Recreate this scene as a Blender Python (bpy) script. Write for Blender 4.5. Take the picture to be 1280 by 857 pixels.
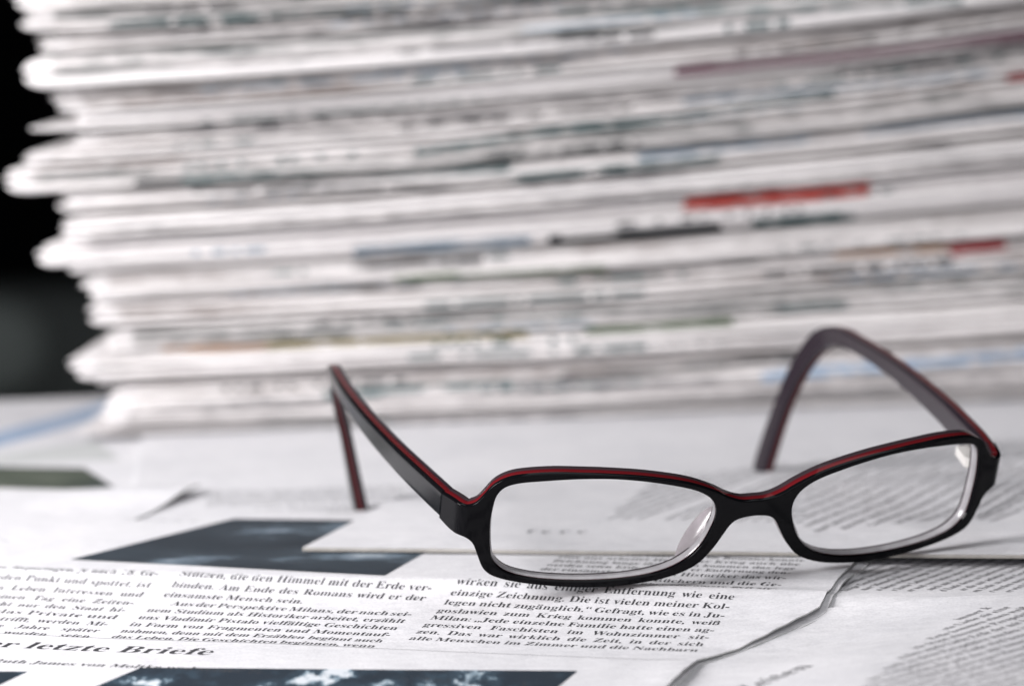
import bpy, bmesh, math, random
from mathutils import Vector, Matrix, noise

for o in list(bpy.data.objects): bpy.data.objects.remove(o)
SC = bpy.context.scene
COL = SC.collection
MM = 0.001
R = math.radians

# ------------------------------------------------------------------ camera
FPX = 4204.66                     # focal length in pixels of the 1280 px wide photograph
cd = bpy.data.cameras.new('camera'); cam = bpy.data.objects.new('camera', cd); COL.objects.link(cam)
SC.camera = cam
cd.sensor_width = 36.0; cd.lens = FPX / 1280.0 * 36.0
cd.clip_start = 0.01; cd.clip_end = 30
PITCH, ROLL = 0.121647, 0.023264
CAMP = Vector((0, -760, 149.44))
cam.location = CAMP * MM
# camera axes: x right, looking along +Y, pitched down, then rolled
Mc = Matrix.Rotation(-PITCH, 3, 'X') @ Matrix.Rotation(ROLL, 3, 'Y')
cam.rotation_euler = (Mc @ Matrix(((1, 0, 0), (0, 0, -1), (0, 1, 0)))).to_euler()
cd.dof.use_dof = True
cd.dof.focus_distance = 0.757
cd.dof.aperture_fstop = 9.0
cd.dof.aperture_blades = 9

# ------------------------------------------------------------------ world, light, exposure
W = bpy.data.worlds.new('World'); SC.world = W; W.use_nodes = True
bg = W.node_tree.nodes['Background']
bg.inputs[0].default_value = (0.55, 0.6, 0.66, 1); bg.inputs[1].default_value = 0.006

def area(name, loc, target, sx, sy, power, color):
    l = bpy.data.lights.new(name, 'AREA'); l.shape = 'RECTANGLE'; l.size = sx; l.size_y = sy
    l.energy = power; l.color = color
    o = bpy.data.objects.new(name, l); COL.objects.link(o)
    o.location = Vector(loc) * MM
    o.rotation_euler = (Vector(target) - Vector(loc)).to_track_quat('-Z', 'Y').to_euler()
    return o
area('softbox', (-525, -190, 290), (-30, 200, 60), 0.32, 0.32, 8.7, (1.0, 0.975, 0.98))
area('overhead_softbox', (220, 40, 1150), (60, 60, 0), 1.0, 0.8, 4.3, (0.97, 0.975, 1.0))
area('front_fill', (250, -1500, 560), (40, 200, 40), 0.9, 0.9, 7.6, (1.0, 0.97, 0.99))

SC.render.engine = 'CYCLES'
SC.view_settings.view_transform = 'Standard'
SC.view_settings.look = 'None'
SC.view_settings.exposure = 0.0
SC.view_settings.gamma = 1.0
SC.cycles.use_denoising = True
SC.cycles.max_bounces = 10
SC.cycles.transparent_max_bounces = 16
SC.cycles.caustics_reflective = False
SC.cycles.caustics_refractive = False

# ------------------------------------------------------------------ materials
def newmat(name):
    m = bpy.data.materials.new(name); m.use_nodes = True
    nt = m.node_tree; b = nt.nodes['Principled BSDF']
    return m, nt, b
def lnk(nt, a, b): nt.links.new(a, b)
def noise_node(nt, scale, detail=3, rough=0.5, vec=None):
    n = nt.nodes.new('ShaderNodeTexNoise'); n.inputs['Scale'].default_value = scale
    n.inputs['Detail'].default_value = detail; n.inputs['Roughness'].default_value = rough
    if vec is not None: lnk(nt, vec, n.inputs['Vector'])
    return n
def ramp(nt, fac, stops):
    r = nt.nodes.new('ShaderNodeValToRGB'); e = r.color_ramp.elements
    while len(e) < len(stops): e.new(0.5)
    for k, (p, c) in enumerate(stops):
        e[k].position = p; e[k].color = (c[0], c[1], c[2], 1)
    lnk(nt, fac, r.inputs[0]); return r
def mapping(nt, scale, rot=(0, 0, 0)):
    t = nt.nodes.new('ShaderNodeTexCoord'); mp = nt.nodes.new('ShaderNodeMapping')
    mp.inputs['Scale'].default_value = scale; mp.inputs['Rotation'].default_value = rot
    lnk(nt, t.outputs['Object'], mp.inputs['Vector']); return mp.outputs[0]
def bump(nt, b, height, strength, dist):
    bp = nt.nodes.new('ShaderNodeBump'); bp.inputs['Strength'].default_value = strength
    bp.inputs['Distance'].default_value = dist
    lnk(nt, height, bp.inputs['Height']); lnk(nt, bp.outputs[0], b.inputs['Normal'])

def paper_mat(name, c0, c1, crinkle=0.5):
    m, nt, b = newmat(name)
    n = noise_node(nt, 38, 5, 0.6, mapping(nt, (1, 1, 1)))
    r = ramp(nt, n.outputs['Fac'], [(0.3, c0), (0.7, c1)])
    fb = noise_node(nt, 1500, 3, 0.7, mapping(nt, (1, 1, 1))); fr_ = ramp(nt, fb.outputs['Fac'], [(0.3, (.86, .86, .865)), (0.6, (1, 1, 1))])
    st = noise_node(nt, 1.0, 4, 0.7, mapping(nt, (160, 420, 160), (0, 0, .3))); sr = ramp(nt, st.outputs['Fac'], [(0.40, (1, 1, 1)), (0.66, (.90, .90, .905))])
    m1 = nt.nodes.new('ShaderNodeMix'); m1.data_type = 'RGBA'; m1.blend_type = 'MULTIPLY'; m1.inputs[0].default_value = 1
    m2 = nt.nodes.new('ShaderNodeMix'); m2.data_type = 'RGBA'; m2.blend_type = 'MULTIPLY'; m2.inputs[0].default_value = 1
    lnk(nt, r.outputs[0], m1.inputs[6]); lnk(nt, fr_.outputs[0], m1.inputs[7]); lnk(nt, m1.outputs[2], m2.inputs[6]); lnk(nt, sr.outputs[0], m2.inputs[7])
    lnk(nt, m2.outputs[2], b.inputs['Base Color'])
    b.inputs['Roughness'].default_value = 0.85
    b.inputs['Specular IOR Level'].default_value = 0.2
    n2 = noise_node(nt, 120, 4, 0.55, mapping(nt, (1, 1, 1)))
    bump(nt, b, n2.outputs['Fac'], crinkle, 0.0006)
    return m
def flat_mat(name, c, rough=0.8, spec=0.2, metal=0.0):
    m, nt, b = newmat(name)
    n = noise_node(nt, 260, 3, 0.6, mapping(nt, (1, 1, 1)))
    lo = tuple(x * 0.86 for x in c); hi = tuple(min(1, x * 1.12) for x in c)
    r = ramp(nt, n.outputs['Fac'], [(0.3, lo), (0.7, hi)]); lnk(nt, r.outputs[0], b.inputs['Base Color'])
    b.inputs['Roughness'].default_value = rough; b.inputs['Specular IOR Level'].default_value = spec
    b.inputs['Metallic'].default_value = metal
    return m

PAPER = paper_mat('newsprint', (0.66, 0.66, 0.685), (0.745, 0.74, 0.76))
PAPER_WARM = paper_mat('stacked_newsprint', (0.78, 0.755, 0.755), (0.84, 0.82, 0.815))
PAPER_EDGE = paper_mat('newsprint_cut_edge', (0.60, 0.62, 0.60), (0.76, 0.77, 0.75))
INK = flat_mat('printing_ink', (0.06, 0.06, 0.066))
INK_SOFT = flat_mat('worn_printing_ink', (0.11, 0.11, 0.12))
SHEET_EDGE = flat_mat('beige_sheet_edge', (0.36, 0.345, 0.32))
INK_GREY = flat_mat('grey_printing_ink', (0.20, 0.205, 0.22))
RULE = flat_mat('fine_rule_ink', (0.30, 0.30, 0.31))

def photo_mat(name, scale, stops, seed, stretch=(1, 1, 1)):
    m, nt, b = newmat(name)
    mp = mapping(nt, stretch); nt.nodes['Mapping'].inputs['Location'].default_value = (seed * .173, seed * .311, 0)
    n = noise_node(nt, scale, 6, 0.62, mp)
    r = ramp(nt, n.outputs['Fac'], stops); lnk(nt, r.outputs[0], b.inputs['Base Color'])
    b.inputs['Roughness'].default_value = 0.7; b.inputs['Specular IOR Level'].default_value = 0.3
    return m
PHOTO_FRONT = photo_mat('printed_photo_trees', 75, [(0.46, (0.012, 0.022, 0.035)), (0.57, (0.03, 0.055, 0.08)), (0.60, (0.22, 0.30, 0.36)), (0.64, (0.62, 0.66, 0.70))], 3.0, (1.5, .7, 1))
PHOTO_SLATE = photo_mat('printed_photo_slate', 17, [(0.40, (0.018, 0.026, 0.036)), (0.53, (0.03, 0.042, 0.055)), (0.60, (0.12, 0.16, 0.20)), (0.68, (0.42, 0.47, 0.52))], 7.4, (1, 1.5, 1))
PHOTO_GREEN = photo_mat('printed_photo_green', 24, [(0.35, (0.02, 0.03, 0.04)), (0.5, (0.045, 0.058, 0.045)), (0.62, (0.10, 0.115, 0.09)), (0.75, (0.3, 0.3, 0.31))], 1.4)
PRINT_BLUE = photo_mat('printed_pale_blue', 16, [(0.3, (0.27, 0.37, 0.52)), (0.55, (0.38, 0.46, 0.58)), (0.7, (0.56, 0.59, 0.63))], 2.2)
PRINT_GREY = photo_mat('printed_pale_grey', 14, [(0.3, (0.38, 0.40, 0.40)), (0.7, (0.60, 0.61, 0.61))], 5.2)

# newsprint seen edge-on or on a fold: thin grey and dark bands of print along the fold
def fold_mat(name, seed, dark, amount):
    m, nt, b = newmat(name)
    mp = mapping(nt, (14, 14, 520)); nt.nodes['Mapping'].inputs['Location'].default_value = (seed * 3.1, seed, seed * 7.7)
    n = noise_node(nt, 1.0, 3, 0.6, mp)
    t = nt.nodes.new('ShaderNodeTexCoord'); mp2 = nt.nodes.new('ShaderNodeMapping')
    mp2.inputs['Scale'].default_value = (150, 150, 900); mp2.inputs['Location'].default_value = (seed, 2 * seed, seed * .7)
    lnk(nt, t.outputs['Object'], mp2.inputs['Vector'])
    n2 = noise_node(nt, 1.0, 2, 0.6, mp2.outputs[0])
    mx = nt.nodes.new('ShaderNodeMath'); mx.operation = 'MULTIPLY_ADD'; mx.inputs[1].default_value = 0.42
    lnk(nt, n2.outputs['Fac'], mx.inputs[0]); lnk(nt, n.outputs['Fac'], mx.inputs[2])
    r = ramp(nt, mx.outputs[0], [(0.66 - amount, (0.82, 0.795, 0.79)), (0.78 - amount * .6, (0.62, 0.595, 0.59)), (0.95 - amount * .5, dark)])
    lnk(nt, r.outputs[0], b.inputs['Base Color'])
    b.inputs['Roughness'].default_value = 0.85; b.inputs['Specular IOR Level'].default_value = 0.2
    return m
FOLDS = [fold_mat('folded_newsprint_light', 1.3, (0.40, 0.40, 0.41), 0.0),
         fold_mat('folded_newsprint_printed', 4.7, (0.10, 0.10, 0.11), 0.12),
         fold_mat('folded_newsprint_warm', 8.9, (0.24, 0.20, 0.185), 0.10),
         fold_mat('folded_newsprint_dense', 12.1, (0.08, 0.095, 0.095), 0.17)]
C_PURPLE = flat_mat('printed_plum', (0.14, 0.03, 0.07))
C_RED = flat_mat('printed_red', (0.50, 0.085, 0.07))
C_DARKRED = flat_mat('printed_dark_red', (0.34, 0.045, 0.05))
C_GREEN = flat_mat('printed_green', (0.10, 0.16, 0.075))
C_OLIVE = flat_mat('printed_olive', (0.33, 0.28, 0.14))
C_BLUE = flat_mat('printed_blue', (0.36, 0.45, 0.57))
C_GREYBLUE = flat_mat('printed_grey_blue', (0.30, 0.36, 0.42))
C_SLATE = flat_mat('printed_slate', (0.045, 0.05, 0.055))
C_ORANGE = flat_mat('printed_orange', (0.42, 0.24, 0.13))
C_TEAL = flat_mat('printed_teal', (0.12, 0.17, 0.175))

# ------------------------------------------------------------------ helpers
class MB:
    def __init__(s): s.v = []; s.f = []; s.m = []; s.a = []
    def add(s, vs, fs, mi=0, at=None):
        b = len(s.v); s.v += [tuple(p) for p in vs]
        s.a += list(at) if at is not None else [0.0] * len(vs)
        for k, f in enumerate(fs):
            s.f.append(tuple(i + b for i in f)); s.m.append(mi if isinstance(mi, int) else mi[k])
    def build(s, name, mats, parent=None, smooth=None, attr=None, loc=None):
        me = bpy.data.meshes.new(name)
        o_ = Vector(loc) if loc is not None else Vector((0, 0, 0))
        me.from_pydata([((x - o_[0]) * MM, (y - o_[1]) * MM, (z - o_[2]) * MM) for x, y, z in s.v], [], s.f)
        for m in mats: me.materials.append(m)
        me.polygons.foreach_set('material_index', s.m)
        if attr:
            a = me.attributes.new(attr, 'FLOAT', 'POINT'); a.data.foreach_set('value', s.a)
        if smooth is not None:
            me.polygons.foreach_set('use_smooth', [True] * len(me.polygons))
            me.set_sharp_from_angle(angle=R(smooth))
        me.update()
        o = bpy.data.objects.new(name, me); COL.objects.link(o)
        if loc is not None: o.location = o_ * MM
        if parent: o.parent = parent
        return o
def tag(o, label=None, cat=None, group=None, kind=None):
    if label: o['label'] = label
    if cat: o['category'] = cat
    if group: o['group'] = group
    if kind: o['kind'] = kind
    return o
def empty(name, loc=(0, 0, 0)):
    o = bpy.data.objects.new(name, None); COL.objects.link(o); o.location = Vector(loc) * MM
    o.empty_display_size = 0.02; return o
def lerp(a, b, t): return a + (b - a) * t
def interp(x, xs, ys):
    if x <= xs[0]: return ys[0]
    for i in range(1, len(xs)):
        if x <= xs[i]: return lerp(ys[i - 1], ys[i], (x - xs[i - 1]) / (xs[i] - xs[i - 1]))
    return ys[-1]
def sstep(x, a, b):
    t = min(1, max(0, (x - a) / (b - a))); return t * t * (3 - 2 * t)
def nz(x, y, z=0.0): return noise.noise(Vector((x, y, z)))
def catmull(P, n, closed=True):
    out = []; N = len(P)
    for i in range(N if closed else N - 1):
        g = (lambda k: P[k % N]) if closed else (lambda k: P[min(N - 1, max(0, k))])
        a, b, c, d = g(i - 1), g(i), g(i + 1), g(i + 2)
        for k in range(n):
            t = k / n
            out.append(tuple(0.5 * (2 * b[j] + (c[j] - a[j]) * t + (2 * a[j] - 5 * b[j] + 4 * c[j] - d[j]) * t * t + (3 * b[j] - a[j] - 3 * c[j] + d[j]) * t ** 3) for j in range(len(b))))
    if not closed: out.append(tuple(P[-1]))
    return out
def at(px, py, z=0.0):
    """a point of the photograph laid down on the level z (mm)"""
    d = Mc @ Vector(((px - 640) / FPX, 1.0, -(py - 428.5) / FPX))
    t = (z - CAMP.z) / d.z
    return (CAMP.x + t * d.x, CAMP.y + t * d.y)

# ------------------------------------------------------------------ the setting
tb = MB()
def box(mb, x0, x1, y0, y1, z0, z1, mi=0):
    v = [(x0, y0, z0), (x1, y0, z0), (x1, y1, z0), (x0, y1, z0), (x0, y0, z1), (x1, y0, z1), (x1, y1, z1), (x0, y1, z1)]
    mb.add(v, [(0, 3, 2, 1), (4, 5, 6, 7), (0, 1, 5, 4), (1, 2, 6, 5), (2, 3, 7, 6), (3, 0, 4, 7)], mi)
box(tb, -420, 560, -420, 425, -40, -13.5)
WOOD, nt, b = newmat('dark_wood')
n = noise_node(nt, 6, 5, 0.6, mapping(nt, (1, 14, 1)))
r = ramp(nt, n.outputs['Fac'], [(0.3, (0.006, 0.005, 0.005)), (0.7, (0.016, 0.013, 0.012))]); lnk(nt, r.outputs[0], b.inputs['Base Color'])
b.inputs['Roughness'].default_value = 0.7; b.inputs['Specular IOR Level'].default_value = 0.1
tag(tb.build('tabletop', [WOOD]), kind='structure')
wb = MB(); box(wb, -2600, 2600, 3400, 3440, -1200, 1800)
BLK = flat_mat('unlit_room_black', (0.004, 0.004, 0.005), 0.95, 0.05)  # near-black colour stands in for the unlit room behind
tag(wb.build('dark_background', [BLK]), kind='structure')

# ------------------------------------------------------------------ serif lettering on the sheets
def serif(ch):
    if 'A' <= ch <= 'Z': return chr(0x1D400 + ord(ch) - 65)
    if 'a' <= ch <= 'z': return chr(0x1D41A + ord(ch) - 97)
    if '0' <= ch <= '9': return chr(0x1D7CE + ord(ch) - 48)
    return ch
_tc = bpy.data.curves.new('glyph', 'FONT'); _to = bpy.data.objects.new('glyph', _tc); COL.objects.link(_to)
def _mesh(body, off, res):
    _tc.body = body; _tc.offset = off; _tc.resolution_u = res; _tc.fill_mode = 'FRONT'
    bpy.context.view_layer.update()
    m = _to.to_mesh()
    v = [(p.co.x, p.co.y) for p in m.vertices]; f = [tuple(p.vertices) for p in m.polygons]
    _to.to_mesh_clear(); return v, f
UML = {'ä': 'a', 'ö': 'o', 'ü': 'u', 'Ä': 'A', 'Ö': 'O', 'Ü': 'U'}
GL = {}
def glyph(ch, res):
    k = (ch, res)
    if k in GL: return GL[k]
    if ch == ' ': GL[k] = ([], [], 0.25); return GL[k]
    if ch in UML:
        v, f, a = glyph(UML[ch], res); v = list(v); f = list(f)
        dv, df, da = glyph('.', res)
        cx = (min(p[0] for p in v) + max(p[0] for p in v)) / 2; top = max(p[1] for p in v)
        dx = (min(p[0] for p in dv) + max(p[0] for p in dv)) / 2
        for s in (-.1, .1):
            b0 = len(v); v += [(p[0] - dx + cx + s, p[1] + top + .06) for p in dv]; f += [tuple(i + b0 for i in q) for q in df]
        GL[k] = (v, f, a); return GL[k]
    plain = serif(ch) == ch
    v, f = _mesh(serif(ch), 0.008 if plain else -0.0055, res)
    hv, _ = _mesh('\U0001D407' + serif(ch) + '\U0001D407', 0, 1); h2, _ = _mesh('\U0001D407\U0001D407', 0, 1)
    adv = (max(p[0] for p in hv) - min(p[0] for p in hv)) - (max(p[0] for p in h2) - min(p[0] for p in h2))
    GL[k] = (v, f, adv); return GL[k]
def text_width(t, size, xs=1.0): return sum(glyph(c, 1)[2] for c in t) * size * xs
def set_text(mb, t, u, s, size, surf, mi=1, xs=1.0, res=2, fit=None, lift=0.05, ital=0.0, clip=None):
    """one line of print; baseline starts at page point (u, s); surf(u, s, h) gives the 3-D point"""
    gap = 0.0
    if fit:
        w = text_width(t, size, xs); sp = t.count(' ')
        if sp: gap = (fit - w) / sp
        if not sp or gap > size * .6 or gap < -size * .1: xs *= fit / w; gap = 0.0
    for ch in t:
        v, f, a = glyph(ch, res)
        if v and (clip is None or clip(u, s)):
            mb.add([surf(u + (x + ital * y) * size * xs, s - y * size, lift) for x, y in v], f, mi)
        u += a * size * xs + (gap if ch == ' ' else 0.0)
WORDS = ('die der und den mit einer von nicht wirken sie aus Entfernung eine Zeichnung vielen meiner legen Studium '
         'Historiker arbeitet Geschichten Romans Himmel Erde binden einsamste Mensch Perspektive Privaten Staat Zeit '
         'Interessen betrifft werden seien Familie hatte einen im Wohnzimmer Krieg kommen konnte weiß Leben Liebe '
         'über Ende wird er nach das denn in Form auch jede war zu ihre lange').split()
def filler(rng, n):
    t = ''
    while len(t) < n: t += rng.choice(WORDS) + ' '
    return t[:n].strip() + ('-' if rng.random() < .3 else '')
def grid_sheet(mb, us, ss, surf, h=0.0, mi=0, inside=None):
    nu = len(us); vs = [surf(u, s, h) for s in ss for u in us]; fs = []
    for j in range(len(ss) - 1):
        for i in range(nu - 1):
            if inside and not inside((us[i] + us[i + 1]) / 2, (ss[j] + ss[j + 1]) / 2): continue
            fs.append((j * nu + i, (j + 1) * nu + i, (j + 1) * nu + i + 1, j * nu + i + 1))
    mb.add(vs, fs, mi)
def span(a, b, step):
    n = max(1, int(math.ceil((b - a) / step))); return [a + (b - a) * i / n for i in range(n + 1)]
def edge_wall(mb, pts, surf, h0, h1, mi):
    """a thin upright band along a page edge: the thickness of the leaf"""
    vs = []
    for u, s in pts: vs.append(surf(u, s, h0)); vs.append(surf(u, s, h1))
    mb.add(vs, [(2 * i, 2 * i + 2, 2 * i + 3, 2 * i + 1) for i in range(len(pts) - 1)], mi)

# ------------------------------------------------------------------ how the papers lie: flat at the back, stepping down in front of a crest
CRA = R(-13.6); CR0 = (-20.0, 13.8)
CRN = (math.sin(CRA), -math.cos(CRA))          # towards the camera, square to the crest
_q = [0.25 * i for i in range(0, 201)]
def _slope(q): return R(interp(q, [0, 2.0, 5, 12, 19, 25, 32, 44], [0, 24, 18.3, 11.8, 6.5, 6.4, 5.5, 0]))
_z = [0.0]; _s = [0.0]
for i in range(1, len(_q)):
    a = _slope((_q[i] + _q[i - 1]) / 2); _z.append(_z[-1] - math.tan(a) * .25); _s.append(_s[-1] + .25 / math.cos(a))
def step_z(x, y):
    q = (x - CR0[0]) * CRN[0] + (y - CR0[1]) * CRN[1]
    q += 0.8 * nz(x * .03, y * .03, 5.1)
    return 0.0 if q <= 0 else interp(q, _q, _z)
def unbend(s):                                  # length along the paper -> horizontal distance
    return s if s <= 0 else (interp(s, _s, _q) if s < _s[-1] else _q[-1] + s - _s[-1])

def page(ox, oy, ang, zf, bend=False):
    U = (math.cos(ang), math.sin(ang)); V = (math.sin(ang), -math.cos(ang))
    def surf(u, s, h=0.0):
        q = unbend(s) if bend else s
        x = ox + u * U[0] + q * V[0]; y = oy + u * U[1] + q * V[1]
        return (x, y, zf(x, y, u, s) + h)
    return surf
def inv(ox, oy, ang, x, y):
    U = (math.cos(ang), math.sin(ang)); V = (math.sin(ang), -math.cos(ang))
    return ((x - ox) * U[0] + (y - oy) * U[1], (x - ox) * V[0] + (y - oy) * V[1])

def project(P):
    d = Mc.transposed() @ (Vector(P) - CAMP)
    return 640 + FPX * d.x / d.y, 428.5 - FPX * d.z / d.y
def locate(surf, px, py, u=0.0, s=10.0):
    """page coordinates of the point of a sheet seen at a point of the photograph"""
    for _ in range(25):
        a = project(surf(u, s)); b_ = project(surf(u + .3, s)); c = project(surf(u, s + .3))
        m = Matrix((((b_[0] - a[0]) / .3, (c[0] - a[0]) / .3), ((b_[1] - a[1]) / .3, (c[1] - a[1]) / .3)))
        d = m.inverted() @ Vector((px - a[0], py - a[1]))
        u += max(-40, min(40, d.x)); s += max(-20, min(20, d.y))
    return u, s
def ground(px, py, dz=0.0):
    z = 0.0
    for _ in range(20):
        x, y = at(px, py, z); z = .5 * z + .5 * (step_z(x, y) + dz)
    return x, y
def heading(p, q, dz=0.0):
    a = ground(*p, dz); b_ = ground(*q, dz); return math.atan2(b_[1] - a[1], b_[0] - a[0])

# ---- front newspaper: the legible page with the crease
AA = R(-16.75)
A_RIGHT = 93.0
def a_edge(s): return A_RIGHT - .42 * max(0.0, s - 5) if s < 48 else A_RIGHT - 18.1
def zA(x, y, u, s):
    z = step_z(x, y)
    z += 0.35 * nz(x * .022, y * .022, 1.0) * sstep(s, -30, 30)
    z -= 0.9 * math.exp(-((s + 8) / 6.0) ** 2) * sstep(u, 20, 60)
    e = a_edge(s) - u
    z += 1.0 * math.exp(-(e / 7.0) ** 2) * (0.6 + 0.4 * math.sin(s * .11 + .6) + .35 * nz(s * .16, 3.0)) * sstep(s, -8, 14)
    return z
A = MB()
sA = page(CR0[0], CR0[1], AA, zA, True)
aU, aS = span(-190, A_RIGHT, 2.0), span(-62, 190, 1.0)
def sW(u, s, h=0.0):                             # the right edge runs off square
    if u > 68: u = 68 + (u - 68) * (a_edge(s) - 68) / (A_RIGHT - 68)
    return sA(u, s, h)
grid_sheet(A, aU, aS, sW, 0.0, 0)
rng = random.Random(4)
col_w, gut = 63.0, 5.6
LEAD = 5.19; SZ = 4.3; XS = 0.80
colM = -61.5; colR = 6.5; colL = colM - 68.0
mid = ['Stützen, die den Himmel mit der Erde ver-', 'binden. Am Ende des Romans wird er der', '*einsamste Mensch sein.', '>Aus der Perspektive Milans, der nach sei-',
       'nem Studium als Historiker arbeitet, erzählt', 'uns Vladimir Pistalo vielfältige Geschichten', 'in Form von Fragmenten und Momentauf-', 'nahmen, denn mit dem Erzählen beginnt auch', 'das Leben. Die Geschichten beginnen, wenn']
right = ['wirken sie aus einiger Entfernung wie eine', 'einzige Zeichnung. Die ist vielen meiner Kol-', 'legen nicht zugänglich.“ Gefragt, wie es in Ju-', 'goslawien zum Krieg kommen konnte, weiß',
         'Milan: „Jede einzelne Familie hatte einen ag-', 'gressiven Faschisten im Wohnzimmer sit-', 'zen. Das war wirklich die Zeit, in der sich', 'alle Menschen im Zimmer und die Nachbarn']
left = ['und ohne Kosten, Reportagen, je nach 18. Ge-', 'schmack über jeden Punkt und spottet, ist', 'dabei am eigenen Leben Interessen und', 'Sorgen von dem einen Tag eine Zeiten-', 'wende, die dann nicht nur den Staat hi-', 'naus trägt, auch das Private und',
        'alles, was die Leute betrifft, werden Mi-', 'lans Romane, die viele Jahre später', 'so und anders erzählt worden seien']
def column(lines, u, s0, res=2, lead=LEAD, wd=63.0):
    for k, t in enumerate(lines):
        ind = 0.0; fit = wd
        if t[0] == '>': t = t[1:]; ind = 4.0
        if t[0] == '*': t = t[1:]; fit = None
        set_text(A, t, u + ind, s0 + k * lead, SZ, sA, 1, XS, res, fit - ind if fit else None)
column(mid, colM, 6.0); column(right, colR, 2.5, 3, LEAD, 66.2); column(left, colL, 6.8, 1)
# the column goes on behind the crest, and another beside it under the lens
bu0, bs0 = locate(sA, 674, 712); bu1, _ = locate(sA, 993, 712)
for k in range(1, 13):
    t = ', aber ihre Liebe zu Büchern und die Ge-' if k == 2 else filler(rng, 43)
    set_text(A, t, bu0, bs0 - (k - 3) * LEAD, SZ, sA, 1, XS, 1, bu1 - bu0)
# rule, headline, byline and the picture at the foot
ru, rs = locate(sA, 240, 800.6)
grid_sheet(A, span(colL, colR + 66, 3), [rs, rs + .3], sA, 0.04, 2)
hu, hs = locate(sA, 143, 814.5)
set_text(A, 'Der letzte Briefe', hu - text_width('Der letzte ', 9.5, .92), hs, 9.5, sA, 1, .92, 3)
bu, bs = locate(sA, 36, 829)
set_text(A, 'Ruth James von Moltke und seiner Frau Freya. Briefe aus dem Gefängnis', bu - text_width('Ruth ', 4.8, .82), bs, 4.8, sA, 1, .82, 2)
def patch(mb, surf, corners, mi, n=24, lift=0.05, wav=0.0):
    q = [locate(surf, *c) for c in corners]; vs = []
    for j in range(n + 1):
        for i in range(n + 1):
            a, b_ = i / n, j / n
            vs.append(surf(lerp(lerp(q[0][0], q[1][0], a), lerp(q[3][0], q[2][0], a), b_), lerp(lerp(q[0][1], q[1][1], a), lerp(q[3][1], q[2][1], a), b_), lift))
    mb.add(vs, [(j * (n + 1) + i, (j + 1) * (n + 1) + i, (j + 1) * (n + 1) + i + 1, j * (n + 1) + i + 1) for j in range(n) for i in range(n)], mi)
patch(A, sA, [(176, 834), (722, 838), (640, 905), (10, 905)], 3, 30)
patch(A, sA, [(-160, 838), (34, 839), (-90, 900), (-400, 900)], 3, 14)
# slate-dark picture behind the crest
patch(A, sA, [(292, 648), (600, 652), (481, 719), (88, 699)], 4, 30)
# lower leaves of the same newspaper, showing at the right edge
for k, (du, dh) in enumerate([(1.4, -0.6), (-0.6, -1.1), (2.2, -1.5)]):
    def sK(u, s, h=0.0, dh=dh, k=k):
        p = sW(u, s, 0); e = A_RIGHT + 3 - u
        return (p[0], p[1], p[2] + h + dh - .5 * math.exp(-(e / 6) ** 2) * (1 + math.sin(s * .13 + k * 1.7)))
    grid_sheet(A, span(-190, A_RIGHT + du, 4), span(-62, 190, 2), sK, 0.0, 0)
    edge_wall(A, [(A_RIGHT + du, s) for s in span(-62, 190, 2)], sK, -0.45, 0.0, 5)
edge_wall(A, [(A_RIGHT, s) for s in span(-62, 190, 1)], sW, -0.35, 0.0, 5)
tag(A.build('newspaper', [PAPER, INK, RULE, PHOTO_FRONT, PHOTO_SLATE, PAPER_EDGE], smooth=40),
    'open creased newspaper with sharp legible German columns lying in front under the glasses', 'newspaper', 'newspapers spread on the table')

# ---- other loose sheets
def loose(poly, zf, ang, mats, label, text=None, step=3.0, extra=None, thick=0.5, leaves=1):
    """a sheet with the outline poly (world mm) lying on the level zf"""
    mb = MB(); ox, oy = poly[0]
    S = page(ox, oy, ang, zf)
    loc = [inv(ox, oy, ang, x, y) for x, y in poly]
    n = len(loc)
    def bil(a, b):  # four-corner patch
        p0, p1, p2, p3 = loc
        return (lerp(lerp(p0[0], p1[0], a), lerp(p3[0], p2[0], a), b), lerp(lerp(p0[1], p1[1], a), lerp(p3[1], p2[1], a), b))
    L1 = max(math.dist(loc[0], loc[1]), math.dist(loc[3], loc[2])); L2 = max(math.dist(loc[0], loc[3]), math.dist(loc[1], loc[2]))
    na, nb = max(2, int(L1 / step)), max(2, int(L2 / step))
    for q in range(leaves):
        vs = []; fs = []
        off = -q * thick * 1.15
        for j in range(nb + 1):
            for i in range(na + 1):
                a, b_ = i / na, j / nb
                if q: a = a * (1 + .006 * math.sin(q * 2.1)); b_ = b_ * (1 + .006 * math.cos(q * 1.7))
                u, s = bil(a, b_); vs.append(S(u, s, off))
        fs = [(j * (na + 1) + i, (j + 1) * (na + 1) + i, (j + 1) * (na + 1) + i + 1, j * (na + 1) + i + 1) for j in range(nb) for i in range(na)]
        mb.add(vs, fs, 0)
        ring = [i for i in range(na + 1)] + [j * (na + 1) + na for j in range(1, nb + 1)] + [nb * (na + 1) + i for i in range(na - 1, -1, -1)] + [j * (na + 1) for j in range(nb - 1, 0, -1)]
        rv = []
        for i in ring: x, y, z = vs[i]; rv += [(x, y, z), (x, y, z - thick)]
        m_ = len(ring)
        mb.add(rv, [(2 * i, 2 * ((i + 1) % m_), 2 * ((i + 1) % m_) + 1, 2 * i + 1) for i in range(m_)], 2)
    if text: text(mb, S, lambda x, y: inv(ox, oy, ang, x, y))
    o = mb.build('newspaper', mats, smooth=40)
    return tag(o, label, 'newspaper', 'newspapers spread on the table')

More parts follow.
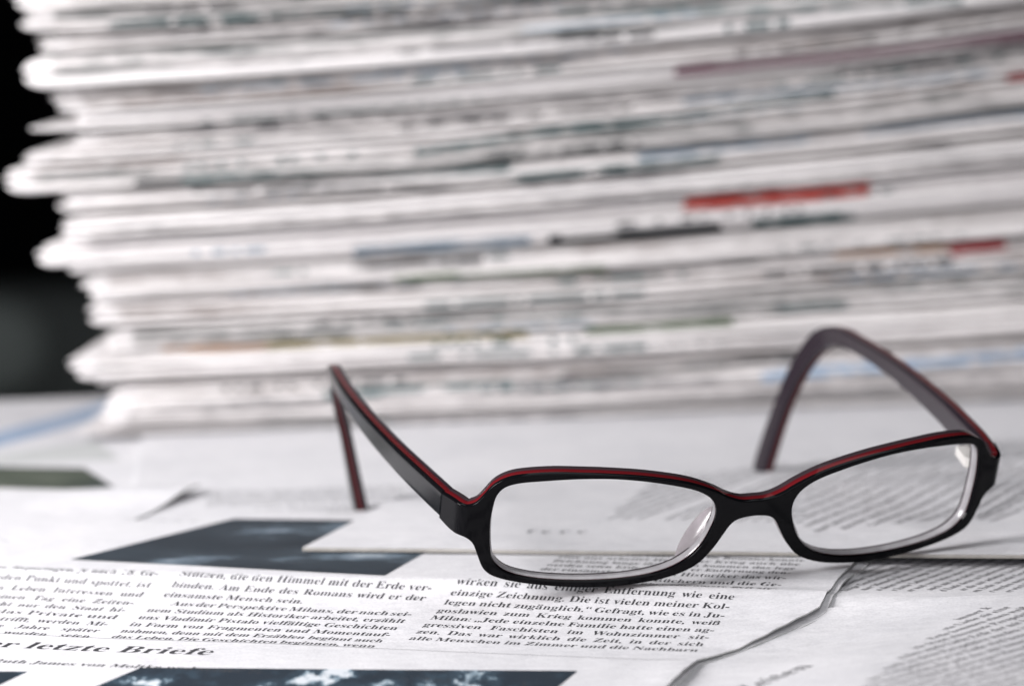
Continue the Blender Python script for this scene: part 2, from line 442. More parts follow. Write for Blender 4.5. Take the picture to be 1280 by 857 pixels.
def inpoly(poly):
    def f(x, y):
        c = False; n = len(poly)
        for i in range(n):
            (x0, y0), (x1, y1) = poly[i], poly[i - 1]
            if (y0 > y) != (y1 > y) and x < (x1 - x0) * (y - y0) / (y1 - y0) + x0: c = not c
        return c
    return f
def fill_block(mb, S, iv, poly, seed, u_from, size=3.25, lead=3.5, mi=1, nlines=80, width=80, start=-20, res=1, gaps=0.0):
    """filler print clipped to a world-space polygon"""
    rg = random.Random(seed); ins = inpoly(poly)
    for k in range(nlines):
        s = start + k * lead
        if rg.random() < gaps: continue
        t = filler(rg, int(width / 1.45)); u = u_from
        for ch in t:
            v, f, a = glyph(ch, res)
            if v:
                p = S(u, s)
                if ins(p[0], p[1]): mb.add([S(u + x * size, s - y * size, .05) for x, y in v], f, mi)
            u += a * size

# D: page at the right whose lines run away from the camera
zD = lambda x, y, u, s: step_z(x, y) - 2.0 + .25 * nz(x * .03, y * .03, 7)
def dtext(mb, S, iv):
    blk = [at(1040, 750, -4), at(1118, 694, -2.5), at(1560, 690, -2.5), at(1560, 752, -4)]
    cx, cy = at(1034, 762, -4); u, s = iv(cx, cy)
    fill_block(mb, S, iv, blk, 11, u - 70, size=2.9, lead=3.3, start=s - 140, nlines=80, width=190)
loose([(58, -60), (230, -60), (240, 60), (75, 60)], zD, heading((1045, 752), (1180, 700), -2.4), [PAPER, INK_SOFT, PAPER_EDGE],
      'newspaper at right edge with slanting lines of sharp small print, partly under glasses', dtext, 2.5)
# E: sheet in the lower right corner
zE = lambda x, y, u, s: step_z(x, y) * (1 - .8 * sstep(inv(CR0[0], CR0[1], AA, x, y)[0] - a_edge(inv(CR0[0], CR0[1], AA, x, y)[1]), 4, 50)) - 0.9 + .3 * nz(x * .03, y * .03, 17)
def etext(mb, S, iv):
    blk = [at(1212, 762, -2), at(1030, 905, -5), at(1600, 960, -5), at(1600, 752, -2)]
    cx, cy = at(1090, 850, -9); u, s = iv(cx, cy)
    fill_block(mb, S, iv, blk, 21, u - 50, size=3.3, lead=3.7, start=s - 60, nlines=70, width=220)
    cx, cy = ground(935, 872, -1.3); u, s = iv(cx, cy)
    set_text(mb, 'Zeiten', u, s, 8.0, S, 1, 1.0, 2)
e0, e1 = ground(985, 765, -1.3), ground(1640, 738, -1.3)
loose([e0, e1, (e1[0] - 5, -150), (e0[0] - 100, -150)], zE, heading((1126, 832), (1280, 761), -1.5), [PAPER, INK_SOFT, PAPER_EDGE, INK_GREY],
      'blank-margined newspaper sheet in lower right corner with blurred slanting print', etext, 2.5, leaves=2)
# B: sheet across the middle, the right lens stands on it
zB = lambda x, y, u, s: step_z(x, y) + 1.35 + .4 * nz(x * .018, y * .018, 27) + .5 * sstep(x, 60, 120) * math.sin(y * .09 + x * .03)
b0 = at(378, 686, 1); b1 = at(1300, 694, 1)
def btext(mb, S, iv):
    blk = [at(1010, 668, 1), at(1230, 648, 1), at(1330, 610, 1), at(1330, 575, 1), at(1000, 604, 1)]
    cx, cy = at(1010, 668, 1); u, s = iv(cx, cy)
    fill_block(mb, S, iv, blk, 31, u - 70, size=3.8, lead=4.9, mi=1, start=s - 170, nlines=90, width=240, gaps=.02)
    blk = [at(760, 652, 1), at(1005, 655, 1), at(1000, 600, 1), at(1330, 570, 1), at(1330, 545, 1), at(820, 600, 1)]
    fill_block(mb, S, iv, blk, 33, u - 120, mi=3, start=s - 260, nlines=140, width=330, gaps=.06)
    blk = [at(1225, 655, 1), at(1400, 640, 1), at(1400, 600, 1), at(1225, 610, 1)]
    fill_block(mb, S, iv, blk, 35, u - 40, start=s - 170, nlines=60, width=200, gaps=.05)
    cx, cy = at(656, 668, 1); u, s = iv(cx, cy)
    S2 = page(cx, cy, R(-8), zB)
    set_text(mb, 'f e r c', 0, 0, 6.5, S2, 3, 1.0, 1)
loose([b0, b1, (300, 190), (-12, 190)], zB, R(62), [PAPER, INK_SOFT, SHEET_EDGE, INK_GREY],
      'white newspaper sheet across the middle with its straight front edge under the right lens', btext, 3.0, thick=0.85)
# F: thick newspaper under the tall stack
zF = lambda x, y, u, s: -0.6 + .8 * nz(x * .012, y * .012, 37) + .6 * sstep(y, 150, 210)
def ftext(mb, S, iv):
    blk = [at(250, 632), at(560, 640), at(900, 590), at(900, 555), at(270, 572)]
    fill_block(mb, S, iv, blk, 41, 0, mi=3, start=-40, nlines=120, width=330, gaps=.1)
f0 = at(150, 650)
loose([(-100, 104), (330, 60), (330, 420), (-128, 420)], zF, R(4), [PAPER, INK, PAPER_EDGE, INK_GREY],
      'wide pale newspaper spread beneath the tall stack of newspapers', ftext, 4.0, thick=1.2, leaves=6)
# G: white sheet at the left
zG = lambda x, y, u, s: -0.2 + 1.0 * nz(x * .016, y * .016, 47) + 2.2 * math.exp(-((y - 140) / 14) ** 2) * sstep(x, -140, -95)
def gtext(mb, S, iv):
    blk = [at(0, 690), at(180, 690), at(300, 655), at(200, 648), at(0, 650)]
    fill_block(mb, S, iv, blk, 51, 0, mi=3, start=-60, nlines=120, width=260, gaps=.1)
loose([(-260, 30), (-117, 52), (-86, 146), (-260, 176)], zG, R(35), [PAPER, INK, PAPER_EDGE, INK_GREY],
      'white newspaper sheet at left edge beside the slate-dark picture with wavy back edge', gtext, 3.0)
# H: left, behind: blue stripe and green picture
zH = lambda x, y, u, s: -0.9 + 1.0 * nz(x * .012, y * .012, 57) + 2.0 * sstep(y, 300, 360)
def htext(mb, S, iv):
    for cs, mi in (((at(-60, 552), at(135, 500), at(135, 516), at(-60, 570)), 3), ((at(-60, 573), at(120, 545), at(150, 570), at(-60, 578)), 5), ((at(-60, 604), at(150, 608), at(105, 580), at(-60, 577)), 4)):
        q = [iv(*c) for c in cs]; vs = []; n_ = 14
        for j in range(n_ + 1):
            for i in range(n_ + 1):
                a, b_ = i / n_, j / n_
                vs.append(S(lerp(lerp(q[0][0], q[1][0], a), lerp(q[3][0], q[2][0], a), b_), lerp(lerp(q[0][1], q[1][1], a), lerp(q[3][1], q[2][1], a), b_), .06))
        fs = [(j * (n_ + 1) + i, j * (n_ + 1) + i + 1, (j + 1) * (n_ + 1) + i + 1, (j + 1) * (n_ + 1) + i) for j in range(n_) for i in range(n_)]
        mb.add(vs, fs, mi)
loose([(-300, 150), (-60, 150), (-60, 352), (-300, 316)], zH, R(8), [PAPER, INK, PAPER_EDGE, PRINT_BLUE, PHOTO_GREEN, PRINT_GREY],
      'newspaper lying left of the stack with a blue stripe and a green picture', htext, 4.0, thick=.8, leaves=3)

# ------------------------------------------------------------------ the tall stack
SX, SY = -127.0, 250.0; SA = R(6.6)
SU = (math.cos(SA), math.sin(SA)); SV = (-math.sin(SA), math.cos(SA))
def stack_dz(x, z):
    g = min(1.0, max(0.0, z / 80.0)); xx = max(0.0, x)
    return g * (0.03 * xx + 0.065 * xx * xx / 560.0) if xx < 300 else g * (0.03 * 300 + .065 * 300 * 300 / 560 + (xx - 300) * .04)
# bottom y, top y (in the photograph, at the left end), left end x, leaves, label detail
ROWS = [(566, 532, 118, 4, 'lowest newspaper of the tall stack, its leaves fanned out at the left'),
        (532, 484, 124, 4, 'second newspaper from the bottom of the tall stack, plain and thick'),
        (484, 440, 84, 4, 'third newspaper from the bottom of the stack, with a blue print line at right'),
        (440, 412, 130, 3, 'fourth newspaper from the bottom of the tall stack, with olive and green stripes'),
        (412, 375, 108, 4, 'fifth newspaper from the bottom of the tall stack, grey leaf edges above the olive stripe'),
        (375, 345, 100, 2, 'sixth newspaper from the bottom of the tall stack, with a long green stripe'),
        (345, 300, 44, 4, 'newspaper jutting out left below mid-height of the stack, with a grey-blue picture strip'),
        (300, 268, 76, 3, 'newspaper just below the one with the bright red bar in the stack'),
        (268, 243, 70, 3, 'newspaper with a bright red bar on its fold at mid-height of the stack'),
        (243, 205, 4, 4, 'newspaper sticking out farthest to the left of the stack, with dark fold lines'),
        (205, 186, 28, 2, 'thin newspaper resting on the one that sticks out farthest left in the stack'),
        (186, 166, 86, 2, 'thin newspaper set back at the left under the brownish gap of the stack'),
        (166, 140, 36, 3, 'newspaper with one loose leaf poking out left above the brownish gap'),
        (140, 112, 62, 3, 'newspaper set back just below the thick white fold near the top of the stack'),
        (112, 66, 28, 2, 'thick white newspaper fold near the top left, marked by the plum line at right'),
        (66, 42, 44, 3, 'thin newspaper above the plum-lined one, third from the top of the picture'),
        (42, 14, 24, 3, 'newspaper second from the top of the picture in the stack'),
        (14, -20, 14, 3, 'newspaper cut by the top edge of the picture, uppermost visible in the stack')]
# colour prints: x0,y0,x1,y1 in the photograph, thickness px, material
PRINTS = [(846, 90, 1300, 44, 11, 'P'), (1262, 97, 1300, 94, 12, 'DR'), (858, 257, 1086, 237, 17, 'R'), (446, 313, 664, 301, 14, 'GB'), (440, 334, 606, 324, 7, 'S'),
          (490, 352, 762, 336, 12, 'G'), (205, 437, 330, 432, 9, 'O'), (330, 432, 660, 417, 11, 'OL'), (730, 412, 916, 402, 11, 'G'), (1190, 314, 1262, 306, 15, 'DR'),
          (1040, 321, 1190, 311, 9, 'O'), (955, 470, 1300, 440, 13, 'B'), (520, 190, 1046, 118, 10, 'T'), (690, 300, 900, 285, 10, 'S'), (940, 281, 1070, 268, 12, 'T'),
          (800, 196, 1010, 172, 12, 'GB'), (1080, 165, 1300, 140, 11, 'GB'), (230, 226, 640, 212, 9, 'T'), (640, 224, 900, 198, 9, 'T'), (860, 128, 1240, 92, 5, 'GB'),
          (400, 492, 640, 478, 8, 'T'), (700, 470, 1000, 448, 6, 'S'), (240, 240, 640, 232, 5, 'S'), (140, 30, 330, 22, 7, 'T'), (700, 20, 1200, 2, 6, 'T'), (500, 65, 760, 45, 5, 'S')]
PM = {'P': 6, 'R': 7, 'DR': 8, 'G': 9, 'OL': 10, 'B': 11, 'GB': 12, 'S': 13, 'O': 14, 'T': 15}
def stack_hit(px, py):
    """where a photograph point falls on the front of the stack: (x along it, height)"""
    d = Mc @ Vector(((px - 640) / FPX, 1.0, -(py - 428.5) / FPX))
    num = (SX - CAMP.x) * SV[0] + (SY - CAMP.y) * SV[1]; den = d.x * SV[0] + d.y * SV[1]
    t = num / den; x, y, z = CAMP.x + t * d.x, CAMP.y + t * d.y, CAMP.z + t * d.z
    return ((x - SX) * SU[0] + (y - SY) * SU[1], z)
PR = []
for x0, y0, x1, y1, th, c in PRINTS:
    a = stack_hit(x0, y0); b_ = stack_hit(x1, y1); PR.append((a[0], a[1], b_[0], b_[1], th / 4.15, PM[c]))
def print_at(x, z):
    for x0, z0, x1, z1, th, m in PR:
        if x0 <= x <= x1:
            zc = lerp(z0, z1, (x - x0) / (x1 - x0))
            if abs(z - zc) < th * .5: return m
    return None
SMATS = [PAPER_WARM, PAPER_EDGE] + FOLDS + [C_PURPLE, C_RED, C_DARKRED, C_GREEN, C_OLIVE, C_BLUE, C_GREYBLUE, C_SLATE, C_ORANGE, C_TEAL]
LEN, DEP = 392.0, 262.0
for i, (yb, yt, xl, K, lab) in enumerate(ROWS):
    rg = random.Random(100 + i * 7)
    zb, zt = stack_hit(xl, yb)[1], stack_hit(xl, yt)[1]
    if i == 0: zb = 0.6
    x_left = stack_hit(xl, (yb + yt) / 2)[0]
    T = zt - zb; mb = MB(); K -= 1 if K > 3 and i % 2 else 0; main = [0, 3, 2, 5, 4, 2, 0, 3, 2, 5, 2, 3, 0, 4, 0, 3, 5, 2][i]
    zz = zb + .3; T -= .3; fpaper = rg.uniform(-2.6, 2.6)
    cuts = sorted(rg.uniform(.7, 1.5) for _ in range(K)); rg.shuffle(cuts); tot = sum(cuts)
    ga, gb, back = {12: (0, max(1, K // 2), 12.0), 6: (K - 3, K, 9.0), 2: (K - 3, K, 8.0)}.get(i, (0, K, 0.0)); jut = rg.randrange(ga, gb)
    for k in range(K):
        t = T * cuts[k] / tot; z0 = zz; z1 = zz + t - (0.32 if k < K - 1 else 0.95); zz += t
        out_ = ga <= k < gb
        gl, gh = (ga, gb) if out_ else ((0, ga) if k < ga else (gb, K))     # leaves that end together
        g0 = zb + .3 + T * sum(cuts[:gl]) / tot; g1 = zb + .3 + T * sum(cuts[:gh]) / tot; gx = x_left + (0 if out_ else back)
        jx = (0.0 if out_ else back) + (0.0 if k == jut else rg.uniform(.3, 3.2))
        if i == 0: jx = rg.uniform(-7, 6)
        xs = x_left + jx; fy = fpaper + rg.uniform(-1.2, 1.2) + (0.0 if t > 3 else rg.uniform(0, 3.0))
        fm = main if rg.random() < .62 else rg.choice([0, 2, 3, 4, 5])
        # profile from back-bottom round the fold to back-top
        rr = min(t * .5, 2.6) * .96
        prof = [(DEP - 20, 0.0), (DEP * .4, 0.0), (rr * 2.2, 0.0)]
        for a in range(0, 9):
            an = -math.pi / 2 - math.pi * a / 8
            prof.append((rr + rr * math.cos(an) * 1.0, 0.5 + 0.5 * math.sin(an)))
        prof += [(rr * 2.2, 1.0), (DEP * .4, 1.0), (DEP - 20, 1.0)]
        xsn = [xs + v for v in (0, .5, 1.2, 2.4, 4.5)] + span(xs + 6.5, xs + LEN, 2.0)
        taper = [.30, .58, .76, .90, .97] + [1] * len(xsn)
        marks = []
        for _ in range(rg.choice([0, 1, 1, 2, 2])):                     # short runs of heading print along the fold
            x0_ = xs + rg.uniform(25, 250); n0 = rg.uniform(20, 90); h0 = rg.uniform(.15, .6); h1 = h0 + min(.5, rg.uniform(.7, 1.8) / t)
            marks.append((x0_, x0_ + n0, h0, h1, rg.choice([13, 13, 15, 12, 15]), rg.uniform(0, 99), rg.uniform(.12, .45)))
        npf = len(prof); vs = []; fs = []; ms = []
        wob = rg.uniform(0, 50); amp = min(.9, t * .22)
        for xi, x in enumerate(xsn):
            tp = taper[xi]
            droop = -rg.choice([0, 0]) 
            for (py_, h) in prof:
                hz = lerp(z0, z1, .5 + (h - .5) * tp); dl = max(0.0, min(1.0, (x - gx) / ((g1 - g0) * .7))); hz = lerp((g0 + g1) / 2, hz, .45 + .55 * math.sqrt(1 - (1 - dl) ** 2))
                sag = 0.0
                if xs < 0 or True: sag = -0.5 * (1 - sstep(x - xs, 0, 26)) * (1 if i % 4 else -.8)
                z = hz + stack_dz(x, hz) + .45 * nz(x * .02, i * .31, 3.3) + amp * .35 * nz(x * .035, wob, h * .3) + sag * min(1, T / 8)
                y = py_ + fy + 1.2 * nz(x * .011, wob + 3, 1.0) + (1 - tp) * 2
                xs_ = x + .19 * py_
                vs.append((SX + xs_ * SU[0] + y * SV[0], SY + xs_ * SU[1] + y * SV[1], z))
        for a in range(len(xsn) - 1):
            for q in range(npf - 1):
                fs.append((a * npf + q, a * npf + q + 1, (a + 1) * npf + q + 1, (a + 1) * npf + q))
                if 2 <= q <= npf - 4:
                    xm = (xsn[a] + xsn[a + 1]) / 2; hz = lerp(z0, z1, (prof[q][1] + prof[q + 1][1]) / 2)
                    c = print_at(xm, hz + stack_dz(xm, hz))
                    if c is not None and c != 6 and nz(xm * .16, hz * .9, 8.0) > .34: c = None
                    m_ = fm if xm > xs + 8 else 0
                    hh = (prof[q][1] + prof[q + 1][1]) / 2
                    if c is None:
                        for (ma, mb_, mh0, mh1, mm_, sd, thr) in marks:
                            if ma < xm < mb_ and mh0 < hh < mh1 and nz(xm * .33, sd, 0) > thr - .35: m_ = mm_
                    ms.append(c if c is not None else m_)
                else: ms.append(0)
        mb.add(vs, fs, ms)
        mb.add(vs[:npf], [tuple(range(npf))], 0); mb.add(vs[-npf:], [tuple(reversed(range(npf)))], 0)
    base = (SX + (x_left + 190) * SU[0], SY + 110, zb + stack_dz(190, zb))
    o = mb.build('folded_newspaper', SMATS, smooth=50, loc=base)
    tag(o, lab, 'newspaper', 'newspapers piled in the tall stack')

# ------------------------------------------------------------------ dark padded seat far behind, lost in blur
ch = empty('padded_chair', (-420, 1750, -420))
tag(ch, 'dark grey padded chair blurred in the black background left of the stack', 'chair')
FAB = flat_mat('dark_grey_upholstery', (0.055, 0.063, 0.063), 0.8, 0.25)
FABL = flat_mat('lit_grey_upholstery', (0.17, 0.195, 0.19), 0.8, 0.3)  # paler copy of the upholstery, with the light on the chair top painted in
LEGM = flat_mat('dark_chair_leg', (0.012, 0.012, 0.012), 0.5, 0.3)
def cushion(name, mat, cx, cy, cz, sx, sy, sz, e=4.0):
    mb = MB(); N, M_ = 40, 20; vs = []; fs = []
    sg = lambda v, p: math.copysign(abs(v) ** p, v)
    for j in range(M_ + 1):
        ph = -math.pi / 2 + math.pi * j / M_
        for i in range(N):
            th = 2 * math.pi * i / N
            vs.append((cx + sx * sg(math.cos(ph), 2 / e) * sg(math.cos(th), 2 / e), cy + sy * sg(math.cos(ph), 2 / e) * sg(math.sin(th), 2 / e), cz + sz * sg(math.sin(ph), 2 / e)))
    for j in range(M_):
        for i in range(N): fs.append((j * N + i, j * N + (i + 1) % N, (j + 1) * N + (i + 1) % N, (j + 1) * N + i))
    mb.add(vs, fs); return mb.build(name, [mat], ch, smooth=60)
cushion('backrest', FAB, 20, 0, 130, 270, 55, 185)
cushion('seat', FAB, 20, -250, -60, 270, 260, 60)
cushion('lit_backrest_top', FABL, 5, -45, 272, 78, 45, 42, 2.6)  # added paler pad, stands in for the lit top of the backrest
for sx in (-1, 1):
    for sy in (-480, -20):
        lg = MB(); vs = []; n_ = 10
        for zz_, rr_ in ((-100, 20), (-480, 13)):
            for i in range(n_): vs.append((20 + sx * 230 + rr_ * math.cos(2 * math.pi * i / n_), sy + rr_ * math.sin(2 * math.pi * i / n_), zz_))
        lg.add(vs, [(i, (i + 1) % n_, n_ + (i + 1) % n_, n_ + i) for i in range(n_)] + [tuple(range(n_ - 1, -1, -1)), tuple(range(n_, 2 * n_))])
        lg.build('leg', [LEGM], ch, smooth=40)

# ------------------------------------------------------------------ the glasses
GL0 = Vector((54.26, -0.18, 13.238))
Rg = Matrix.Rotation(0.299, 3, 'Z') @ Matrix.Rotation(-0.015026, 3, 'Y') @ Matrix.Rotation(0.421841, 3, 'X')
eg = empty('eyeglasses', GL0); eg.rotation_euler = Rg.to_euler()
tag(eg, 'black rectangular eyeglasses with red laminated edges standing open on the newspapers', 'glasses')
CW = 0.0026076
TH = 3.7; D1, D2 = 0.95, 2.15

def laminate(name, inner, rough=0.12, spec=0.2):
    """acetate in three sheets: black, red, smoky grey; 'depth' is the distance below the outer face in mm"""
    m, nt, b = newmat(name)
    at_ = nt.nodes.new('ShaderNodeAttribute'); at_.attribute_name = 'depth'
    sc = nt.nodes.new('ShaderNodeMath'); sc.operation = 'DIVIDE'; sc.inputs[1].default_value = TH
    lnk(nt, at_.outputs['Fac'], sc.inputs[0])
    r = ramp(nt, sc.outputs[0], [(0, (0.004, 0.004, 0.005)), (D1 / TH - .02, (0.004, 0.004, 0.005)), (D1 / TH + .015, (0.125, 0.009, 0.011)), (D2 / TH - .02, (0.085, 0.006, 0.010)), (D2 / TH + .03, inner), (1, inner)])
    lnk(nt, r.outputs[0], b.inputs['Base Color'])
    b.inputs['IOR'].default_value = 1.5; b.inputs['Specular IOR Level'].default_value = spec
    n = noise_node(nt, 700, 3, 0.6, mapping(nt, (1, 1, 1)))
    r2 = ramp(nt, n.outputs['Fac'], [(0.3, (rough,) * 3), (0.75, (rough * 1.15,) * 3)]); lnk(nt, r2.outputs[0], b.inputs['Roughness'])
    n3 = noise_node(nt, 160, 2, 0.5, mapping(nt, (1, 1, 1))); bump(nt, b, n3.outputs['Fac'], 0.02, 0.0001)
    return m
LAM = laminate('laminated_acetate', (0.035, 0.026, 0.03), 0.06, 0.08)
LAMT = laminate('laminated_acetate_temple', (0.022, 0.016, 0.022), 0.22, 0.36)

half_in = [(60.25, 0), (60.05, 4.6), (59.4, 8.1), (57.8, 10.4), (55.0, 11.7), (51, 12.5), (43.2, 13.55), (35.3, 13.9), (28.3, 13.4), (21.5, 12.25), (15.2, 10.55), (11.5, 8.4), (9.8, 6.0), (9.35, 3.2),
           (10.0, 0), (11.6, -4.1), (14.1, -7.5), (17.4, -10.0), (21.1, -11.6), (25.5, -12.7), (31, -13.5), (38, -14.0), (45.5, -14.05), (51.2, -13.6), (55.8, -12.4), (58.6, -10.0), (59.7, -6.6)]
UB = 65.0; ARC = 3.9; UE = 75.2
half_out = [(0, 6.7), (3.2, 6.8), (6.6, 8.0), (10.2, 10.0), (15.5, 12.15), (21, 13.5), (28.5, 14.6), (36, 15.05), (41, 15.1), (47.4, 14.95), (53.4, 14.15), (57.4, 12.95), (60.4, 10.7), (62.3, 7.7),
            (63.8, 5.6), (65.6, 4.7), (68.0, 4.6), (71, 4.2), (UE, 3.3), (UE, -0.2), (UE, -3.7), (71, -3.9), (67.5, -3.6), (65.3, -3.9), (63.6, -5.4), (62.4, -8.3), (61.3, -11.1), (59.8, -13.0), (57.4, -14.1),
            (53.5, -14.9), (47.3, -15.45), (40, -15.7), (33, -15.5), (25.3, -14.5), (18.2, -12.85), (12.8, -10.2), (9.5, -6.5), (7.3, -2.7), (5.5, .55), (3.5, 2.0), (0, 2.45)]
def frame_point(u, z, d):
    """unrolled front (u across, z up, d deep) -> bent frame in the glasses' own space"""
    sg = -1 if u < 0 else 1; a = abs(u)
    if a <= UB: x, y, an = a, CW * a * a, math.atan(2 * CW * a)
    else:
        a0 = math.atan(2 * CW * UB); x, y = UB, CW * UB * UB; an1 = R(75)
        steps = 12; e = min(a - UB, ARC); an = a0
        for k in range(steps):
            an = a0 + (an1 - a0) * (k + .5) / steps * (e / ARC); x += math.cos(an) * e / steps; y += math.sin(an) * e / steps
        an = a0 + (an1 - a0) * e / ARC
        if a > UB + ARC: x += math.cos(an1) * (a - UB - ARC); y += math.sin(an1) * (a - UB - ARC); an = an1
    return (sg * (x - math.sin(an) * d), y + math.cos(an) * d, z)
def outline_solid(loops, depth, bevel, ext_off=0.0):
    """filled outline with holes, given thickness and rounded edges; returns a bmesh in (u, d, z)"""
    c = bpy.data.curves.new('outline', 'CURVE'); c.dimensions = '2D'; c.fill_mode = 'BOTH'
    c.extrude = depth / 2 - bevel; c.bevel_depth = bevel; c.bevel_resolution = 3; c.offset = -bevel + ext_off
    for L in loops:
        sp = c.splines.new('POLY'); sp.points.add(len(L) - 1); sp.use_cyclic_u = True
        for p, (x, y) in zip(sp.points, L): p.co = (x, y, 0, 1)
    o = bpy.data.objects.new('outline', c); COL.objects.link(o); bpy.context.view_layer.update()
    me = o.to_mesh(); bm = bmesh.new(); bm.from_mesh(me); o.to_mesh_clear(); bpy.data.objects.remove(o)
    bmesh.ops.remove_doubles(bm, verts=bm.verts, dist=1e-4)
    for v in bm.verts: v.co = Vector((v.co.x, depth / 2 - v.co.z, v.co.y))
    cuts = span(-64, 64, 2.0) + [s * q for q in span(64.5, UE - .3, .45) for s in (-1, 1)]
    for q in cuts:
        bmesh.ops.bisect_plane(bm, geom=bm.verts[:] + bm.edges[:] + bm.faces[:], plane_co=(q, 0, 0), plane_no=(1, 0, 0), dist=1e-5)
    return bm
def bm_object(bm, name, mats, parent, d0=0.0, ang=35):
    lay = bm.verts.layers.float.new('depth')
    for v in bm.verts:
        d = v.co.y + d0; v[lay] = d; v.co = Vector(frame_point(v.co.x, v.co.z, d)) * MM
    bmesh.ops.recalc_face_normals(bm, faces=bm.faces)
    me = bpy.data.meshes.new(name); bm.to_mesh(me); bm.free()
    for m in mats: me.materials.append(m)
    me.polygons.foreach_set('use_smooth', [True] * len(me.polygons)); me.set_sharp_from_angle(angle=R(ang))
    o = bpy.data.objects.new(name, me); COL.objects.link(o); o.parent = parent; return o
mir = lambda L: [(-x, z) for x, z in reversed(L)]
right_out = half_out[1:-1]
out_pts = [half_out[0]] + right_out[:17] + [half_out[18]]
def smooth_outer():
    # smooth everywhere but the square-cut ends at the hinge joints
    top = [(-x, z) for x, z in reversed(half_out[:19])][:-1] + half_out[:19]
    bot = half_out[20:] + [(-x, z) for x, z in reversed(half_out[20:])][1:]
    return catmull(top, 4, False) + catmull(bot, 4, False)
OUTER = smooth_outer()
IN_R = catmull(half_in, 4); IN_L = [(-x, z) for x, z in IN_R]
bm = outline_solid([OUTER, IN_R, IN_L], TH, 0.32)
bm_object(bm, 'frame_front', [LAM], eg)

# lenses: thin clear glass with a pale ground edge
GLASS = bpy.data.materials.new('clear_lens'); GLASS.use_nodes = True; nt = GLASS.node_tree; nt.nodes.clear()
outn = nt.nodes.new('ShaderNodeOutputMaterial'); mix = nt.nodes.new('ShaderNodeMixShader'); tr = nt.nodes.new('ShaderNodeBsdfTransparent'); gs = nt.nodes.new('ShaderNodeBsdfGlossy')
fr = nt.nodes.new('ShaderNodeFresnel'); fr.inputs['IOR'].default_value = 1.24
geo = nt.nodes.new('ShaderNodeNewGeometry'); front = nt.nodes.new('ShaderNodeMath'); front.operation = 'SUBTRACT'; front.inputs[0].default_value = 1.0
lnk(nt, geo.outputs['Backfacing'], front.inputs[1])
refl = nt.nodes.new('ShaderNodeMath'); refl.operation = 'MULTIPLY'      # only the entry side of each surface reflects
lnk(nt, fr.outputs[0], refl.inputs[0]); lnk(nt, front.outputs[0], refl.inputs[1])
sm = noise_node(nt, 90, 3, .6, mapping(nt, (1, 1, 1))); rr_ = ramp(nt, sm.outputs['Fac'], [(0.35, (.02,) * 3), (0.7, (.07,) * 3)])
lnk(nt, rr_.outputs[0], gs.inputs['Roughness'])
tr.inputs[0].default_value = (.995, .995, .995, 1)
lnk(nt, refl.outputs[0], mix.inputs[0]); lnk(nt, tr.outputs[0], mix.inputs[1]); lnk(nt, gs.outputs[0], mix.inputs[2]); lnk(nt, mix.outputs[0], outn.inputs[0])
EDGE = flat_mat('ground_lens_edge', (0.33, 0.32, 0.335), 0.2, 0.8)
def scale_loop(L, d):
    n = len(L); out = []
    for i in range(n):
        (x0, z0), (x1, z1) = L[i - 1], L[(i + 1) % n]; dx, dz = x1 - x0, z1 - z0; l = math.hypot(dx, dz) or 1
        out.append((L[i][0] + dz / l * d, L[i][1] - dx / l * d))
    return out
for sg in (1, -1):
    loop = IN_R if sg == 1 else list(reversed(IN_L))
    lm = outline_solid([scale_loop(loop, 0.25)], 1.5, 0.1)
    lens = bm_object(lm, 'lens', [GLASS], eg, 1.2)
    ring = MB(); n_ = len(loop); vs = []; dd = [1.0, 1.3, 2.0, 2.7, 3.0]; off = [-.02, -.16, -.22, -.16, -.02]
    for d, o_ in zip(dd, off):
        for (x, z) in scale_loop(loop, o_): vs.append(frame_point(x, z, d))
    fs = [(k * n_ + i, k * n_ + (i + 1) % n_, (k + 1) * n_ + (i + 1) % n_, (k + 1) * n_ + i) for k in range(len(dd) - 1) for i in range(n_)]
    ring.add(vs, fs); ring.build('lens_edge', [EDGE], lens, smooth=60)

# nose pads grown from the back of the rims
PAD = flat_mat('smoky_acetate_pad', (0.30, 0.275, 0.29), 0.18, 0.6)
for sg in (1, -1):
    mb = MB(); N, M_ = 28, 16; vs = []; fs = []
    for j in range(M_ + 1):
        ph = -math.pi / 2 + math.pi * j / M_
        for i in range(N):
            th = 2 * math.pi * i / N
            a = math.cos(ph) * math.cos(th) * 1.2; b_ = math.cos(ph) * math.sin(th) * 3.3; c_ = math.sin(ph) * 8.6
            # long axis down the nasal rim, leaning outwards and back
            x = 11.6 + a * .90 - c_ * .45 + b_ * .30; y = 5.0 + b_ * .94 - a * .34; z = -5.0 + c_ * .88 + a * .3
            vs.append((sg * x, y, z))
    for j in range(M_):
        for i in range(N): fs.append((j * N + i, j * N + (i + 1) % N, (j + 1) * N + (i + 1) % N, (j + 1) * N + i))
    mb.add(vs, fs); mb.build('nose_pad', [PAD], eg, smooth=80)

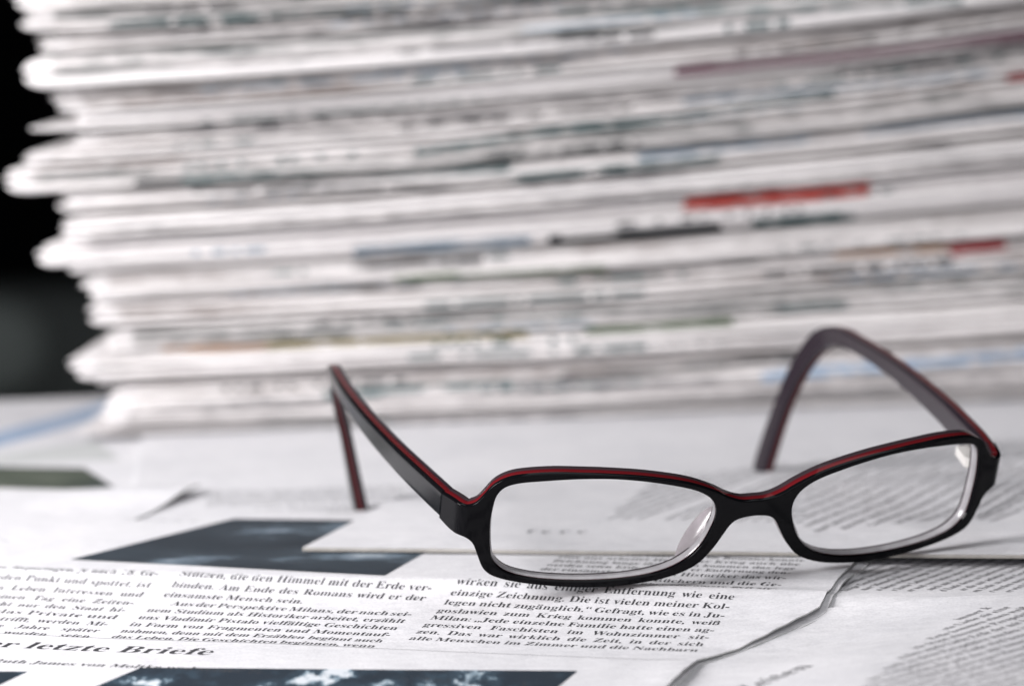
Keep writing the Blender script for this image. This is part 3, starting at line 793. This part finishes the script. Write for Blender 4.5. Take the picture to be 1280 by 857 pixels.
# temples: outer face stations x, y_up, z_up, y_low, z_low, thickness
ST = [(69.0, 20.35, 3.3, 20.35, -3.7, 3.7), (69.9, 27, 2.1, 27, -4.9, 3.7), (71.0, 38, -.3, 38, -7.0, 3.7), (72.0, 50, -3.0, 50, -9.2, 3.6), (72.7, 66, -6.8, 65.5, -12.3, 3.5),
      (72.8, 82, -10.7, 81, -15.4, 3.4), (72.3, 96, -14.3, 94, -18.2, 3.4), (71.6, 106, -16.9, 103.5, -20.8, 3.4), (70.7, 113, -18.9, 110, -22.9, 3.3), (69.6, 119, -22.0, 115, -26.3, 3.2),
      (68.0, 123.3, -27.2, 118.6, -31.6, 3.2), (66.2, 125.6, -34, 120.8, -38, 3.2), (63.9, 126.6, -43, 121.5, -46, 3.2), (61.8, 126.6, -53, 121.0, -55, 3.3), (59.9, 126.0, -62.5, 119.9, -63.8, 3.5), (58.7, 125.2, -68.4, 119.2, -69.0, 3.5), (58.2, 124.6, -71.2, 119.6, -71.7, 3.2), (57.8, 123.4, -72.8, 120.7, -73.0, 2.4)]
STS = catmull(ST, 4, False)
METAL = flat_mat('nickel_hinge', (0.80, 0.78, 0.75), 0.3, 0.8, 0.35)
# rounded section: (height 0..1 from low to up, depth 0..1 from outer to inner)
SEC = []
for cx, cz, a0 in ((.24, .10, 270), (.24, .90, 180), (.76, .90, 90), (.76, .10, 0)):
    for k in range(5):
        an = R(a0 - 90 * k / 4 if True else 0)
        SEC.append((cz + .10 * math.sin(an), cx + .24 * math.cos(an)))
SEC2 = []
for i in range(len(SEC)):
    SEC2.append(SEC[i])
    j = (i + 1) % len(SEC)
    if math.dist(SEC[i], SEC[j]) > .35:
        for k in range(1, 6): SEC2.append((lerp(SEC[i][0], SEC[j][0], k / 6), lerp(SEC[i][1], SEC[j][1], k / 6)))
for sg in (1, -1):
    mb = MB(); vs = []; at_ = []; n_ = len(SEC2)
    for (x, yu, zu, yl, zl, t) in STS:
        for h, d in SEC2:
            vs.append((sg * (x - d * t), lerp(yl, yu, h), lerp(zl, zu, h))); at_.append(d * TH)
    ns = len(STS)
    fs = [(k * n_ + i, k * n_ + (i + 1) % n_, (k + 1) * n_ + (i + 1) % n_, (k + 1) * n_ + i) for k in range(ns - 1) for i in range(n_)]
    fs += [tuple(range(n_ - 1, -1, -1)), tuple((ns - 1) * n_ + i for i in range(n_))]
    if sg < 0: fs = [tuple(reversed(f)) for f in fs]
    mb.add(vs, fs, 0, at_)
    tm = mb.build('temple', [LAMT], eg, smooth=40, attr='depth')
    hb = MB()
    def hbox(x0, x1, y0, y1, z0, z1):
        v = [(sg * x, y, z) for z in (z0, z1) for x, y in ((x0, y0), (x1, y0), (x1, y1), (x0, y1))]
        hb.add(v, [(0, 1, 2, 3), (7, 6, 5, 4), (0, 4, 5, 1), (1, 5, 6, 2), (2, 6, 7, 3), (3, 7, 4, 0)])
    hbox(62.6, 65.2, 15.6, 19.6, -2.6, -.3); hbox(63.0, 66.2, 21.4, 27.5, -4.2, -1.9)
    for z0, z1 in ((-3.0, -2.3), (-2.2, -1.2), (-1.1, -0.4)):
        v = []; nn = 14
        for z in (z0, z1):
            for i in range(nn): v.append((sg * (63.4 + 1.15 * math.cos(2 * math.pi * i / nn)), 20.4 + 1.15 * math.sin(2 * math.pi * i / nn), z))
        hb.add(v, [(i, (i + 1) % nn, nn + (i + 1) % nn, nn + i) for i in range(nn)] + [tuple(range(nn - 1, -1, -1)), tuple(range(nn, 2 * nn))])
    hb.build('hinge', [METAL], tm, smooth=40)

bpy.data.objects.remove(_to)
